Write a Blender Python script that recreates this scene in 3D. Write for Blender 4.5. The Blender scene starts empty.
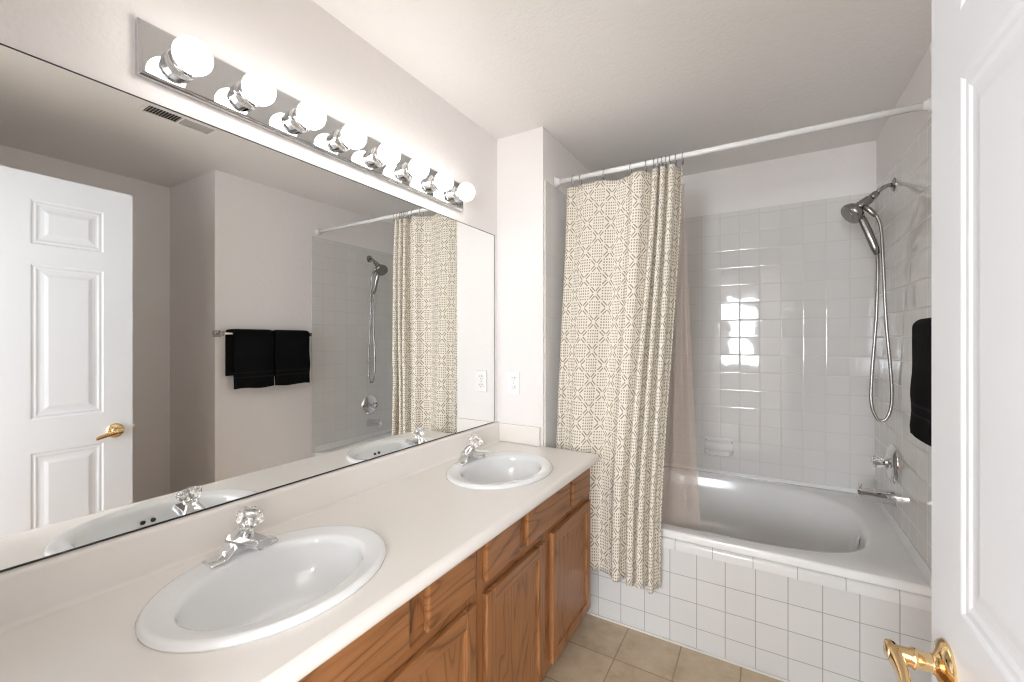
import bpy, bmesh, math, random
from math import sin, cos, pi, radians, sqrt
from mathutils import Vector, Matrix
random.seed(7)
S = bpy.context.scene
COL = S.collection

# ------------------------------------------------------------------ camera, light, exposure
cam = bpy.data.cameras.new('camera'); camo = bpy.data.objects.new('camera', cam); COL.objects.link(camo)
cam.sensor_width = 36; cam.lens = 424 * 36 / 1024; cam.shift_y = -1 / 1024
cam.clip_start = .02
camo.location = (1.234, 0, 1.367); camo.rotation_euler = (pi / 2, 0, math.atan2(252, 424))
S.camera = camo
S.view_settings.view_transform = 'Standard'; S.view_settings.look = 'None'
S.view_settings.gamma = 1; S.view_settings.exposure = .99
S.view_settings.use_curve_mapping = False
cy = S.cycles
cy.max_bounces = 14; cy.diffuse_bounces = 7; cy.glossy_bounces = 8; cy.transmission_bounces = 10; cy.transparent_max_bounces = 12
cy.use_denoising = True; cy.denoising_prefilter = 'NONE'; cy.pixel_filter_type = 'BLACKMAN_HARRIS'; cy.filter_width = 1.15; cy.sample_clamp_indirect = 6; cy.blur_glossy = .5

BULB = 4.5          # radiance of the vanity globes
DAY = 95            # daylight entering by the middle bedroom window
SIDE = 26; SIDE2 = 70  # power of the fill lamps added behind the made-up side windows

W = bpy.data.worlds.new('world'); S.world = W; W.use_nodes = True
wn = W.node_tree; bg = wn.nodes['Background']
bg.inputs[0].default_value = (.80, .89, 1, 1); bg.inputs[1].default_value = 2.2

def area(name, loc, rot, sx, sy, power, col):
    l = bpy.data.lights.new(name, 'AREA'); l.shape = 'RECTANGLE'; l.size = sx; l.size_y = sy
    l.energy = power; l.color = col
    o = bpy.data.objects.new(name, l); COL.objects.link(o); o.location = loc; o.rotation_euler = rot
    return o
# room dimensions
XR = 1.755      # right wall by the tub
XR2 = 2.39      # right wall of the wider part behind the door
YJ = 1.345      # where the right wall steps in
YP = 1.92       # end wall of the vanity
XP = .275       # its free corner
YB = 2.965      # tiled back wall
H = 2.445
YW = -2.6       # bedroom window wall
area('daylight', (.863, YW - .16, 1.50), (radians(90), 0, 0), .85, 1.35, DAY, (.86, .93, 1))
area('added_side_fill', (-.35, YW - .16, 1.45), (radians(90), 0, 0), 1.2, 1.7, SIDE, (.93, .965, 1))  # fill lamp added at the unseen left window, itself made up
area('added_side_fill', (2.35, YW - .16, 1.45), (radians(90), 0, 0), 1.2, 1.7, SIDE2, (.93, .965, 1))  # fill lamp added at the invented right window, towards vanity and mirror

# ------------------------------------------------------------------ material helpers
def mat(name):
    m = bpy.data.materials.new(name); m.use_nodes = True
    return m, m.node_tree.nodes, m.node_tree.links, m.node_tree.nodes['Principled BSDF']
class NT:
    def __init__(s, m): s.t = m.node_tree; s.n = s.t.nodes; s.l = s.t.links
    def put(s, sock, v):
        if v is None: return
        if hasattr(v, 'is_output'): s.l.new(v, sock)
        else: sock.default_value = v
    def m(s, op, a, b=None, c=None, clamp=False):
        n = s.n.new('ShaderNodeMath'); n.operation = op; n.use_clamp = clamp
        for i, v in enumerate((a, b, c)): s.put(n.inputs[i], v)
        return n.outputs[0]
    def vm(s, op, a, b=None, out=0):
        n = s.n.new('ShaderNodeVectorMath'); n.operation = op
        s.put(n.inputs[0], a); s.put(n.inputs[1], b)
        return n.outputs[out]
    def sep(s, v):
        n = s.n.new('ShaderNodeSeparateXYZ'); s.l.new(v, n.inputs[0]); return n.outputs
    def comb(s, x, y, z):
        n = s.n.new('ShaderNodeCombineXYZ')
        for i, v in enumerate((x, y, z)): s.put(n.inputs[i], v)
        return n.outputs[0]
    def coord(s, k='Object'): return s.n.new('ShaderNodeTexCoord').outputs[k]
    def pos(s): return s.n.new('ShaderNodeNewGeometry').outputs['Position']
    def noise(s, v, scale, detail=3, rough=.5, dist=0, out=0):
        n = s.n.new('ShaderNodeTexNoise'); s.l.new(v, n.inputs['Vector'])
        n.inputs['Scale'].default_value = scale; n.inputs['Detail'].default_value = detail
        n.inputs['Roughness'].default_value = rough; n.inputs['Distortion'].default_value = dist
        return n.outputs[out]
    def ramp(s, f, stops):
        n = s.n.new('ShaderNodeValToRGB'); e = n.color_ramp.elements
        while len(e) < len(stops): e.new(.5)
        for i, (p, c) in enumerate(stops): e[i].position = p; e[i].color = (*c, 1)
        s.l.new(f, n.inputs[0]); return n.outputs[0]
    def mix(s, f, a, b):
        n = s.n.new('ShaderNodeMix'); n.data_type = 'RGBA'
        s.put(n.inputs[0], f)
        for i, v in ((6, a), (7, b)):
            if hasattr(v, 'is_output'): s.l.new(v, n.inputs[i])
            else: n.inputs[i].default_value = (*v, 1)
        return n.outputs[2]
    def bump(s, h, strength, dist=.002, normal=None):
        n = s.n.new('ShaderNodeBump'); n.inputs['Strength'].default_value = strength
        n.inputs['Distance'].default_value = dist; s.l.new(h, n.inputs['Height'])
        if normal: s.l.new(normal, n.inputs['Normal'])
        return n.outputs[0]
def srgb(r, g, b):
    f = lambda c: (c / 255 / 12.92) if c / 255 <= .04045 else ((c / 255 + .055) / 1.055) ** 2.4
    return (f(r), f(g), f(b))
def plain(name, col, rough=.5, metal=0, spec=.5, coat=0):
    m, n, l, b = mat(name)
    b.inputs['Base Color'].default_value = (*col, 1); b.inputs['Roughness'].default_value = rough
    b.inputs['Metallic'].default_value = metal; b.inputs['Specular IOR Level'].default_value = spec
    b.inputs['Coat Weight'].default_value = coat
    # faint unevenness of the finish
    t = NT(m); q = t.noise(t.coord(), 30, 2)
    l.new(t.m('MULTIPLY_ADD', q, .06, max(rough - .03, 0)), b.inputs['Roughness'])
    return m

def wall_paint(name, col, bump):
    m, n, l, b = mat(name); t = NT(m); p = t.pos()
    big = t.noise(p, 1.3, 2)
    c = t.mix(big, tuple(x * .985 for x in col), col)
    l.new(c, b.inputs['Base Color']); b.inputs['Roughness'].default_value = .62
    b.inputs['Specular IOR Level'].default_value = .3
    h = t.m('ADD', t.noise(p, 90, 3, .5), t.m('MULTIPLY', t.noise(p, 34, 2), .8))
    l.new(t.bump(h, bump, .003), b.inputs['Normal'])
    return m
M = {}
M['wall'] = wall_paint('wall_paint', srgb(241, 237, 235), .35)
M['ceiling'] = wall_paint('ceiling_paint', srgb(241, 238, 236), .55)
M['trim'] = plain('white_trim_paint', srgb(236, 236, 236), .35)
M['door'] = plain('white_door_paint', srgb(224, 227, 231), .38)
M['ceramic'] = plain('white_ceramic', srgb(240, 241, 241), .06, 0, .5, .3)
M['tubwhite'] = plain('white_acrylic', srgb(236, 235, 233), .13, 0, .5, .2)
M['chrome'] = plain('chrome', (.78, .79, .80), .05, 1)
M['chromebar'] = plain('polished_chrome', (.66, .67, .68), .035, 1)
M['nickel'] = plain('brushed_nickel', (.36, .345, .33), .22, 1)
M['brass'] = plain('polished_brass', (.80, .58, .31), .12, 1)
M['dark'] = plain('dark_gap', (.02, .02, .02), .7)
M['hole'] = plain('dark_hole', (.05, .05, .05), .6)
M['plate'] = plain('white_plastic', srgb(240, 238, 236), .3)
M['rod'] = plain('white_enamel', srgb(238, 237, 236), .25)
M['soap'] = plain('white_glazed_ceramic', srgb(232, 230, 228), .08)
M['caulk'] = plain('white_caulk', srgb(222, 218, 212), .5)
M['louver'] = plain('grey_louver_paint', srgb(190, 186, 182), .5)
M['edge'] = plain('mirror_edge', (.03, .035, .035), .3)
m, n, l, b = mat('silvered_mirror'); gl = n.new('ShaderNodeBsdfGlossy'); gl.inputs['Color'].default_value = (.93, .94, .932, 1)
gl.inputs['Roughness'].default_value = 0; l.new(gl.outputs[0], n['Material Output'].inputs[0]); n.remove(b); M['mirror'] = m
m, n, l, b = mat('lit_globe'); b.inputs['Base Color'].default_value = (1, .97, .93, 1)
b.inputs['Emission Color'].default_value = (1, .975, .94, 1); b.inputs['Emission Strength'].default_value = BULB; M['bulb'] = m
m, n, l, b = mat('clear_acrylic'); b.inputs['Base Color'].default_value = (.98, .97, .95, 1)
b.inputs['Transmission Weight'].default_value = 1; b.inputs['IOR'].default_value = 1.42; b.inputs['Roughness'].default_value = .10; M['acrylic'] = m
m, n, l, b = mat('window_glass'); b.inputs['Base Color'].default_value = (1, 1, 1, 1)
b.inputs['Roughness'].default_value = 0
tp = n.new('ShaderNodeBsdfTransparent'); mx = n.new('ShaderNodeMixShader'); mx.inputs[0].default_value = .06
l.new(tp.outputs[0], mx.inputs[1]); l.new(b.outputs[0], mx.inputs[2]); l.new(mx.outputs[0], n['Material Output'].inputs[0]); M['pane'] = m

# counter: cultured marble
m, n, l, b = mat('cultured_marble'); t = NT(m); p = t.pos()
l.new(t.mix(t.noise(p, 3, 4, .6), srgb(239, 234, 228), srgb(243, 239, 234)), b.inputs['Base Color'])
b.inputs['Roughness'].default_value = .22; M['counter'] = m

# wall tiles: white gloss squares; ax = the two in-plane axes, off = a grout crossing, pitch
def tile_mat(name, ax, off, pitch, normal_axis, col=(226, 224, 221), grout=(210, 207, 203), g=.0022, tilt=.022, rough=.05, gbump=.7):
    m, n, l, b = mat(name); t = NT(m); s = t.sep(t.pos())
    ij = []; edge = []; loc = []
    for k in (0, 1):
        v = t.m('DIVIDE', t.m('SUBTRACT', s[ax[k]], off[k]), pitch[k])
        ij.append(t.m('FLOOR', v)); fr = t.m('FRACT', v)
        loc.append(t.m('SUBTRACT', fr, .5))
        edge.append(t.m('MULTIPLY', t.m('MINIMUM', fr, t.m('SUBTRACT', 1, fr)), pitch[k]))
    e = t.m('MINIMUM', edge[0], edge[1])
    isg = t.m('LESS_THAN', e, g)
    w = n.new('ShaderNodeTexWhiteNoise'); l.new(t.comb(ij[0], ij[1], 3.1), w.inputs['Vector'])
    base = t.mix(w.outputs['Value'], tuple(c * .97 for c in srgb(*col)), srgb(*col))
    l.new(t.mix(isg, base, srgb(*grout)), b.inputs['Base Color'])
    l.new(t.m('MULTIPLY_ADD', isg, .5, rough), b.inputs['Roughness'])
    # each tile sits a hair off plane and is slightly pillowed at its rim
    r = t.vm('SUBTRACT', w.outputs['Color'], (.5, .5, .5)); r = t.vm('MULTIPLY', r, (tilt,) * 3)
    wav = t.vm('SUBTRACT', t.noise(t.pos(), 14, 1, out=1), (.5, .5, .5)); wav = t.vm('MULTIPLY', wav, (tilt * 1.1,) * 3)
    nn = t.vm('ADD', t.vm('ADD', n.new('ShaderNodeNewGeometry').outputs['Normal'], r), wav)
    nn = t.vm('NORMALIZE', nn)
    h = t.m('MINIMUM', t.m('DIVIDE', e, g * 2.4), 1)
    l.new(t.bump(h, .6 * gbump, .0012, nn), b.inputs['Normal'])
    b.inputs['Specular IOR Level'].default_value = .5
    return m
TP = .1075
M['tile_back'] = tile_mat('white_wall_tile', (0, 2), (1.105, 1.5975), (TP, TP), 1)
M['tile_side'] = tile_mat('white_side_tile', (1, 2), (YB, 1.5975), (TP, TP), 0)
M['tile_apron'] = tile_mat('white_apron_tile', (0, 2), (.529, .204), (.1125, .1085), 1, (216, 215, 213), (158, 154, 150), .0014, .006, .12)
M['tile_cap'] = tile_mat('white_cap_tile', (0, 2), (.585, .41), (.1525, .3), 1, (226, 225, 223), (170, 166, 162), .0014, .006, .10)

# floor tile
m, n, l, b = mat('beige_floor_tile'); t = NT(m); p = t.pos(); s = t.sep(p)
fx = t.m('DIVIDE', t.m('SUBTRACT', s[0], .682), .235); fy = t.m('DIVIDE', t.m('SUBTRACT', s[1], 1.787), .235)
ed = []
for v in (fx, fy):
    fr = t.m('FRACT', v); ed.append(t.m('MULTIPLY', t.m('MINIMUM', fr, t.m('SUBTRACT', 1, fr)), .235))
e = t.m('MINIMUM', ed[0], ed[1]); isg = t.m('LESS_THAN', e, .0028)
w = n.new('ShaderNodeTexWhiteNoise'); l.new(t.comb(t.m('FLOOR', fx), t.m('FLOOR', fy), 1), w.inputs['Vector'])
mo = t.m('ADD', t.m('MULTIPLY', t.noise(p, 9, 5, .65), .9), t.m('MULTIPLY', w.outputs['Value'], .12))
c = t.ramp(mo, [(.3, srgb(170, 148, 120)), (.5, srgb(194, 174, 146)), (.72, srgb(208, 191, 165))])
l.new(t.mix(isg, c, srgb(158, 138, 112)), b.inputs['Base Color']); b.inputs['Roughness'].default_value = .42
l.new(t.bump(t.m('ADD', t.m('MINIMUM', t.m('DIVIDE', e, .006), 1), t.m('MULTIPLY', mo, .2)), .5, .0015), b.inputs['Normal'])
M['floor'] = m
m, n, l, b = mat('bedroom_carpet'); t = NT(m); q = t.noise(t.pos(), 160, 3)
l.new(t.mix(q, srgb(170, 158, 142), srgb(196, 186, 170)), b.inputs['Base Color']); b.inputs['Roughness'].default_value = .95; M['carpet'] = m

# oak: grain runs along the given axis of world space, each piece of wood shifted
def oak(name, along, light=(164, 113, 71), dark=(106, 67, 38), sc=1.0, freq=11):
    m, n, l, b = mat(name); t = NT(m)
    rnd = n.new('ShaderNodeObjectInfo').outputs['Random']
    p = t.vm('ADD', t.coord('Object'), t.comb(t.m('MULTIPLY', rnd, 37), t.m('MULTIPLY', rnd, 71), t.m('MULTIPLY', rnd, 53)))
    k = [5.5, 5.5, 5.5]; k[along] = 1.0
    q = t.vm('MULTIPLY', p, tuple(k))
    big = t.noise(q, 1.15 * sc, 1.5, .4, .25)
    rings = t.m('FRACT', t.m('MULTIPLY', big, freq))
    k2 = [260, 260, 260]; k2[along] = 9
    pores = t.noise(t.vm('MULTIPLY', p, tuple(k2)), 1, 3, .6)
    k3 = [60, 60, 60]; k3[along] = 2.2
    streak = t.noise(t.vm('MULTIPLY', p, tuple(k3)), 1, 3, .6)
    line = t.ramp(rings, [(0, (.15,) * 3), (.12, (.75,) * 3), (.6, (1,) * 3), (.9, (.6,) * 3), (1, (.15,) * 3)])
    ls = t.sep(line)[0] if False else line
    li = n.new('ShaderNodeRGBToBW'); l.new(line, li.inputs[0])
    f = t.m('ADD', t.m('MULTIPLY', li.outputs[0], .42), t.m('ADD', t.m('MULTIPLY', pores, .34), t.m('MULTIPLY', streak, .46)))
    c = t.ramp(f, [(.42, srgb(*dark)), (.68, srgb(*[(a + 2 * d) / 3 for a, d in zip(dark, light)])), (.95, srgb(*light))])
    l.new(c, b.inputs['Base Color']); b.inputs['Roughness'].default_value = .34
    b.inputs['Specular IOR Level'].default_value = .4
    l.new(t.bump(f, .25, .0008), b.inputs['Normal'])
    return m
M['oak_v'] = oak('oak_vertical_grain', 2)
M['oak_h'] = oak('oak_horizontal_grain', 1)
M['oak_panel'] = oak('oak_panel_grain', 2, (164, 113, 71), (116, 75, 43), 1.25, 15)

# terry towel
m, n, l, b = mat('black_terry'); t = NT(m); p = t.pos(); s = t.sep(p)
z = s[2]
def band(z0, w_): return t.m('LESS_THAN', t.m('ABSOLUTE', t.m('SUBTRACT', z, z0)), w_)
isb = t.m('MAXIMUM', band(1.125, .004), band(1.155, .004))
l.new(t.mix(isb, t.mix(t.noise(p, 420, 2), (.003, .003, .0032), (.009, .009, .0095)), (.018, .018, .019)), b.inputs['Base Color'])
b.inputs['Roughness'].default_value = .95; b.inputs['Specular IOR Level'].default_value = .12
l.new(t.bump(t.m('MULTIPLY', t.noise(p, 380, 3), t.m('SUBTRACT', 1, isb)), .8, .003), b.inputs['Normal']); M['towel'] = m

# curtain fabric: checkerboard of crossed strokes and squares of dots; u, v in metres in the UV map
m, n, l, b = mat('printed_curtain'); t = NT(m); uv = t.coord('UV'); s = t.sep(uv)
CU = .058
fu = t.m('DIVIDE', s[0], CU); fv = t.m('DIVIDE', s[1], .071)
par = t.m('MODULO', t.m('ABSOLUTE', t.m('ADD', t.m('FLOOR', fu), t.m('FLOOR', fv))), 2)
pu = t.m('MULTIPLY_ADD', t.m('FRACT', fu), 2, -1); pv = t.m('MULTIPLY_ADD', t.m('FRACT', fv), 2, -1)
au = t.m('ABSOLUTE', pu); av = t.m('ABSOLUTE', pv)
d = t.m('SUBTRACT', au, av); r = t.m('ADD', au, av)
st = t.m('LESS_THAN', t.m('ABSOLUTE', t.m('SUBTRACT', t.m('ABSOLUTE', d), .26)), .12)
st = t.m('MULTIPLY', st, t.m('MULTIPLY', t.m('GREATER_THAN', r, .42), t.m('LESS_THAN', r, 1.75)))
st2 = t.m('MULTIPLY', t.m('LESS_THAN', t.m('ABSOLUTE', t.m('SUBTRACT', t.m('ABSOLUTE', d), .46)), .045), t.m('MULTIPLY', t.m('GREATER_THAN', r, .85), t.m('LESS_THAN', r, 1.35)))
st = t.m('MULTIPLY', st, t.m('MULTIPLY', t.m('LESS_THAN', au, .93), t.m('LESS_THAN', av, .93)))
du = t.m('SUBTRACT', t.m('FRACT', t.m('MULTIPLY', fu, 5)), .5); dv = t.m('SUBTRACT', t.m('FRACT', t.m('MULTIPLY', fv, 5)), .5)
dot = t.m('LESS_THAN', t.m('ADD', t.m('MULTIPLY', du, du), t.m('MULTIPLY', dv, dv)), .075)
ink = t.m('ADD', t.m('MULTIPLY', par, st), t.m('MULTIPLY', t.m('SUBTRACT', 1, par), dot))
weave = t.noise(uv, 500, 2)
cream = t.mix(weave, srgb(236, 226, 209), srgb(245, 238, 226))
l.new(t.mix(t.m('MULTIPLY', ink, .72), cream, srgb(40, 34, 28)), b.inputs['Base Color'])
b.inputs['Roughness'].default_value = .85; b.inputs['Sheen Weight'].default_value = .1
# some light passes through the cotton
tr = n.new('ShaderNodeBsdfTranslucent'); tr.inputs[0].default_value = (*srgb(232, 216, 188), 1)
mx = n.new('ShaderNodeMixShader'); mx.inputs[0].default_value = .12
l.new(b.outputs[0], mx.inputs[1]); l.new(tr.outputs[0], mx.inputs[2]); l.new(mx.outputs[0], n['Material Output'].inputs[0])
M['curtain'] = m
# clear vinyl liner
m, n, l, b = mat('clear_vinyl_liner'); b.inputs['Base Color'].default_value = (*srgb(228, 206, 192), 1)
b.inputs['Roughness'].default_value = .12
tp = n.new('ShaderNodeBsdfTransparent'); tp.inputs[0].default_value = (1, .975, .955, 1)
mx = n.new('ShaderNodeMixShader'); mx.inputs[0].default_value = .30
l.new(tp.outputs[0], mx.inputs[1]); l.new(b.outputs[0], mx.inputs[2]); l.new(mx.outputs[0], n['Material Output'].inputs[0])
M['liner'] = m

# ------------------------------------------------------------------ mesh helpers
class MB:
    def __init__(s): s.v = []; s.f = []; s.mi = []; s.sm = []; s.uv = {}
    def add(s, vs, fs, mi=0, smooth=False):
        o = len(s.v); s.v += [tuple(v) for v in vs]
        for f in fs: s.f.append(tuple(i + o for i in f)); s.mi.append(mi); s.sm.append(smooth)
        return s
    def box(s, x0, x1, y0, y1, z0, z1, mi=0):
        vs = [(x, y, z) for x in (x0, x1) for y in (y0, y1) for z in (z0, z1)]
        return s.add(vs, [(0, 1, 3, 2), (4, 6, 7, 5), (0, 4, 5, 1), (2, 3, 7, 6), (0, 2, 6, 4), (1, 5, 7, 3)], mi)
    def loft(s, rings, cap0=True, cap1=True, mi=0, smooth=True, closed=True):
        n = len(rings[0]); vs = [p for r in rings for p in r]; fs = []
        for i in range(len(rings) - 1):
            for j in range(n if closed else n - 1):
                k = (j + 1) % n
                fs.append((i * n + j, i * n + k, (i + 1) * n + k, (i + 1) * n + j))
        if cap0: fs.append(tuple(reversed(range(n))))
        if cap1: fs.append(tuple((len(rings) - 1) * n + j for j in range(n)))
        return s.add(vs, fs, mi, smooth)
    def tube(s, pts, rad, seg=12, caps=True, mi=0, squash=1):
        pts = [Vector(p) for p in pts]; rings = []; up = None
        for i, p in enumerate(pts):
            a = pts[max(i - 1, 0)]; c = pts[min(i + 1, len(pts) - 1)]; d = (c - a).normalized()
            if up is None:
                up = Vector((0, 0, 1)) if abs(d.z) < .9 else Vector((0, 1, 0))
            x = d.cross(up).normalized(); y = x.cross(d).normalized(); up = y
            r = rad[i] if isinstance(rad, (list, tuple)) else rad
            rings.append([p + x * cos(2 * pi * j / seg) * r + y * sin(2 * pi * j / seg) * r * squash for j in range(seg)])
        return s.loft(rings, caps, caps, mi)
    def lathe(s, prof, origin, axis, seg=28, caps=True, mi=0, sx=1, sy=1, smooth=True):
        o = Vector(origin); a = Vector(axis).normalized()
        u = a.orthogonal().normalized(); w = a.cross(u)
        return s.loft([[o + a * h + u * cos(2 * pi * j / seg) * r * sx + w * sin(2 * pi * j / seg) * r * sy for j in range(seg)] for h, r in prof], caps, caps, mi, smooth)
    def sphere(s, c, r, seg=24, ring=14, mi=0):
        prof = [(-r * cos(pi * i / ring), max(r * sin(pi * i / ring), 1e-4)) for i in range(ring + 1)]
        return s.lathe(prof, c, (0, 0, 1), seg, True, mi)
    def build(s, name, mats, parent=None, bevel=0, bseg=3, auto=None, origin=None, subsurf=0, recalc=True):
        me = bpy.data.meshes.new(name)
        org = Vector(origin) if origin else (Vector((0, 0, 0)))
        if parent is not None and origin is None: org = Vector(PO.get(parent.name, (0, 0, 0)))
        me.from_pydata([tuple(Vector(v) - org) for v in s.v], [], s.f)
        for p, mi, sm in zip(me.polygons, s.mi, s.sm): p.material_index = mi; p.use_smooth = sm
        for mm in (mats if isinstance(mats, (list, tuple)) else [mats]): me.materials.append(M[mm] if isinstance(mm, str) else mm)
        if recalc:
            b_ = bmesh.new(); b_.from_mesh(me); bmesh.ops.recalc_face_normals(b_, faces=b_.faces); b_.to_mesh(me); b_.free()
        o = bpy.data.objects.new(name, me); COL.objects.link(o)
        if parent is not None:
            o.parent = parent
            po = Vector(PO.get(parent.name, (0, 0, 0))); o.location = org - po; PO[o.name] = tuple(org)
        else: o.location = org; PO[o.name] = tuple(org)
        if bevel:
            md = o.modifiers.new('bevel', 'BEVEL'); md.width = bevel; md.segments = bseg; md.limit_method = 'ANGLE'; md.angle_limit = radians(35)
            md.harden_normals = False
            for p in me.polygons: p.use_smooth = True
            wn_ = o.modifiers.new('wn', 'WEIGHTED_NORMAL'); wn_.keep_sharp = True
        elif auto:
            b_ = bmesh.new(); b_.from_mesh(me)
            for e_ in b_.edges:
                if len(e_.link_faces) == 2 and e_.calc_face_angle(0) > radians(auto): e_.smooth = False
            b_.to_mesh(me); b_.free()
            for p in me.polygons: p.use_smooth = True
        if subsurf:
            md = o.modifiers.new('sub', 'SUBSURF'); md.levels = subsurf; md.render_levels = subsurf
        return o
PO = {}     # world origin of every object built (parents sit unrotated while building)
def tag(o, label=None, cat=None, group=None, kind=None):
    if label: o['label'] = label
    if cat: o['category'] = cat
    if group: o['group'] = group
    if kind: o['kind'] = kind
    return o
def thing(name, loc, label, cat, group=None):
    o = bpy.data.objects.new(name, None); COL.objects.link(o); o.location = loc; o.empty_display_size = .05
    PO[o.name] = tuple(loc)
    return tag(o, label, cat, group)
def struct(name, mb, mats, label=None, **k):
    o = mb.build(name, mats, **k); o['kind'] = 'structure'
    if label: o['label'] = label
    return o
def copy_tree(o, parent=None):
    c = o.copy(); COL.objects.link(c)
    if parent is not None: c.parent = parent
    for ch in [x for x in o.children]: copy_tree(ch, c)
    return c
def box(*a): return MB().box(*a)
def smooth(t): t = max(0, min(1, t)); return t * t * (3 - 2 * t)
def lerp(a, b, t): return a + (b - a) * t

# ------------------------------------------------------------------ the setting
struct('floor', box(-.1, 2.49, -.1, 3.07, -.08, 0), 'floor', 'beige square ceramic floor tiles with darker grout')
struct('ceiling', box(-.1, 2.49, -.1, 3.07, H, H + .08), 'ceiling', 'lightly textured off-white ceiling')
struct('wall_left', box(-.1, 0, -.1, YP + .02, 0, H), 'wall', 'off-white wall behind the mirror and light bar')
struct('wall_end', box(-.1, XP, YP, YB + .1, 0, H), 'wall', 'short off-white wall at the end of the vanity')
struct('wall_back', box(XP, XR, YB + .008, YB + .1, 0, H), 'wall', 'off-white wall above the tub tiles')
struct('wall_right', box(XR, XR2 + .1, YJ, YB + .1, 0, H), 'wall', 'off-white wall with the towel bar')
struct('wall_recess', box(XR2, XR2 + .1, -.1, YJ, 0, H), 'wall', 'off-white wall behind the open door')
mb = MB(); mb.box(-.1, .66, -.1, .03, 0, H); mb.box(.66, 1.46, -.1, .03, 2.10, H); mb.box(1.46, XR2 + .1, -.1, .03, 0, H)
struct('wall_entry', mb, 'wall', 'off-white wall with the doorway')
mb = MB()
for (a, b_) in ((.60, .66), (1.46, 1.52)): mb.box(a, b_, .03, .042, 0, 2.16); mb.box(a, b_, -.112, -.1, 0, 2.16)
mb.box(.66, 1.46, .03, .042, 2.10, 2.16); mb.box(.66, 1.46, -.112, -.1, 2.10, 2.16)
struct('trim_1', mb, 'trim', 'white casing around the doorway')
# tile slabs of the tub alcove
struct('wall_tile_back', box(XP + .008, XR - .008, YB, YB + .01, .50, 2.165), 'tile_back', 'glossy white square tiles on the back wall of the tub')
struct('wall_tile_right', box(XR - .008, XR + .002, 2.008, YB + .001, .50, 2.165), 'tile_side', 'glossy white square tiles on the wall with the shower')
struct('wall_tile_left', box(XP - .002, XP + .008, 1.932, YB + .001, .0, 2.178), 'tile_side', 'glossy white square tiles on the left wall of the tub', bevel=.004)
# tub front
struct('wall_tub_front', box(XP + .008, XR, 2.022, 2.09, 0, .4205), 'tile_apron', 'white square tiles on the front of the tub')
mb = MB(); 
prof = [(2.015, .4215), (2.0145, .452), (2.018, .461), (2.026, .4655), (2.04, .4665), (2.09, .4665), (2.09, .4215)]
mb.loft([[(x, y, z) for y, z in prof] for x in (XP + .008, XR)], smooth=False)
struct('trim_2', mb, 'tile_cap', 'white bullnose tiles capping the tub front', auto=40)
struct('trim_3', box(XP + .008, XR - .001, 2.012, 2.0215, 0, .009), 'caulk', 'line of caulk between tub front and floor', bevel=.002)
mb = MB(); mb.box(XR2 - .012, XR2, .05, YJ, 0, .08); mb.box(XR, XR2, YJ - .012, YJ, 0, .08)
struct('baseboard_right', mb, 'trim', 'white baseboard of the recess', bevel=.003)
struct('baseboard_tub', box(XR - .012, XR, YJ - .01, 2.005, 0, .08), 'trim', 'white baseboard under the towel bar', bevel=.003)

# bedroom beyond the doorway (seen only as light and in the tile reflections)
BX0, BX1 = -1.2, 3.2
struct('floor_bedroom', box(BX0, BX1, YW - .1, -.1, -.08, 0), 'carpet')
struct('ceiling_bedroom', box(BX0, BX1, YW - .1, -.1, H, H + .08), 'ceiling')
struct('wall_bedroom_left', box(BX0 - .1, BX0, YW - .1, 0, 0, H), 'wall')
struct('wall_bedroom_right', box(BX1, BX1 + .1, YW - .1, 0, 0, H), 'wall')
mb = MB(); mb.box(BX0, -.1, -.1, -.02, 0, H); mb.box(2.49, BX1, -.1, -.02, 0, H)
struct('wall_bedroom_front', mb, 'wall')
WINS = [(.56, 1.17, .93, 2.04), (-.9, .2, .60, 2.2), (1.8, 2.9, .60, 2.2)]  # first shows in the tile reflection; both wide side windows are added for fill
mb = MB(); xs_ = sorted([BX0, BX1] + [v for q in WINS for v in q[:2]])
for i in range(0, len(xs_) - 1, 2): mb.box(xs_[i], xs_[i + 1], YW - .1, YW, 0, H)
for (a, b_, c_, d_) in WINS: mb.box(a, b_, YW - .1, YW, 0, c_); mb.box(a, b_, YW - .1, YW, d_, H)
struct('wall_bedroom_window', mb, 'wall')
for k, (wx0, wx1, wz0, wz1) in enumerate(WINS):
    wnm = 'window_%d' % (k + 1)
    win = bpy.data.objects.new(wnm, None); COL.objects.link(win); win['kind'] = 'structure'; PO[wnm] = (0, 0, 0)
    mb = MB()
    for a in ((wx0, wx0 + .04, wz0, wz1), (wx1 - .04, wx1, wz0, wz1), (wx0, wx1, wz0, wz0 + .04), (wx0, wx1, wz1 - .04, wz1), (wx0, wx1, (wz0 + wz1) / 2 - .018, (wz0 + wz1) / 2 + .018)):
        mb.box(a[0], a[1], YW - .07, YW - .03, a[2], a[3])
    mb.build('window_frame', 'trim', win)
    box(wx0 + .03, wx1 - .03, YW - .052, YW - .048, wz0 + .03, wz1 - .03).build('window_pane', 'pane', win)

# ------------------------------------------------------------------ mirror
mi = thing('wall_mirror', (0, 1.0, .93), 'wide frameless mirror on the wall above the vanity', 'mirror')
MY0, MY1, MZ0, MZ1 = .045, 1.888, .934, 1.922
box(0, .002, MY0, MY1, MZ0, MZ1).build('mirror_pane', 'mirror', mi)
mb = MB(); e_ = .0022
mb.box(0, .0035, MY0, MY1, MZ0 - .003, MZ0 + .0005); mb.box(0, .003, MY0, MY1, MZ1 - .0003, MZ1 + e_)
mb.box(0, .003, MY1 - .0002, MY1 + e_, MZ0, MZ1 + e_); mb.box(0, .003, MY0 - e_, MY0, MZ0, MZ1 + e_)
mb.build('edge_channel', 'edge', mi)

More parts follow.
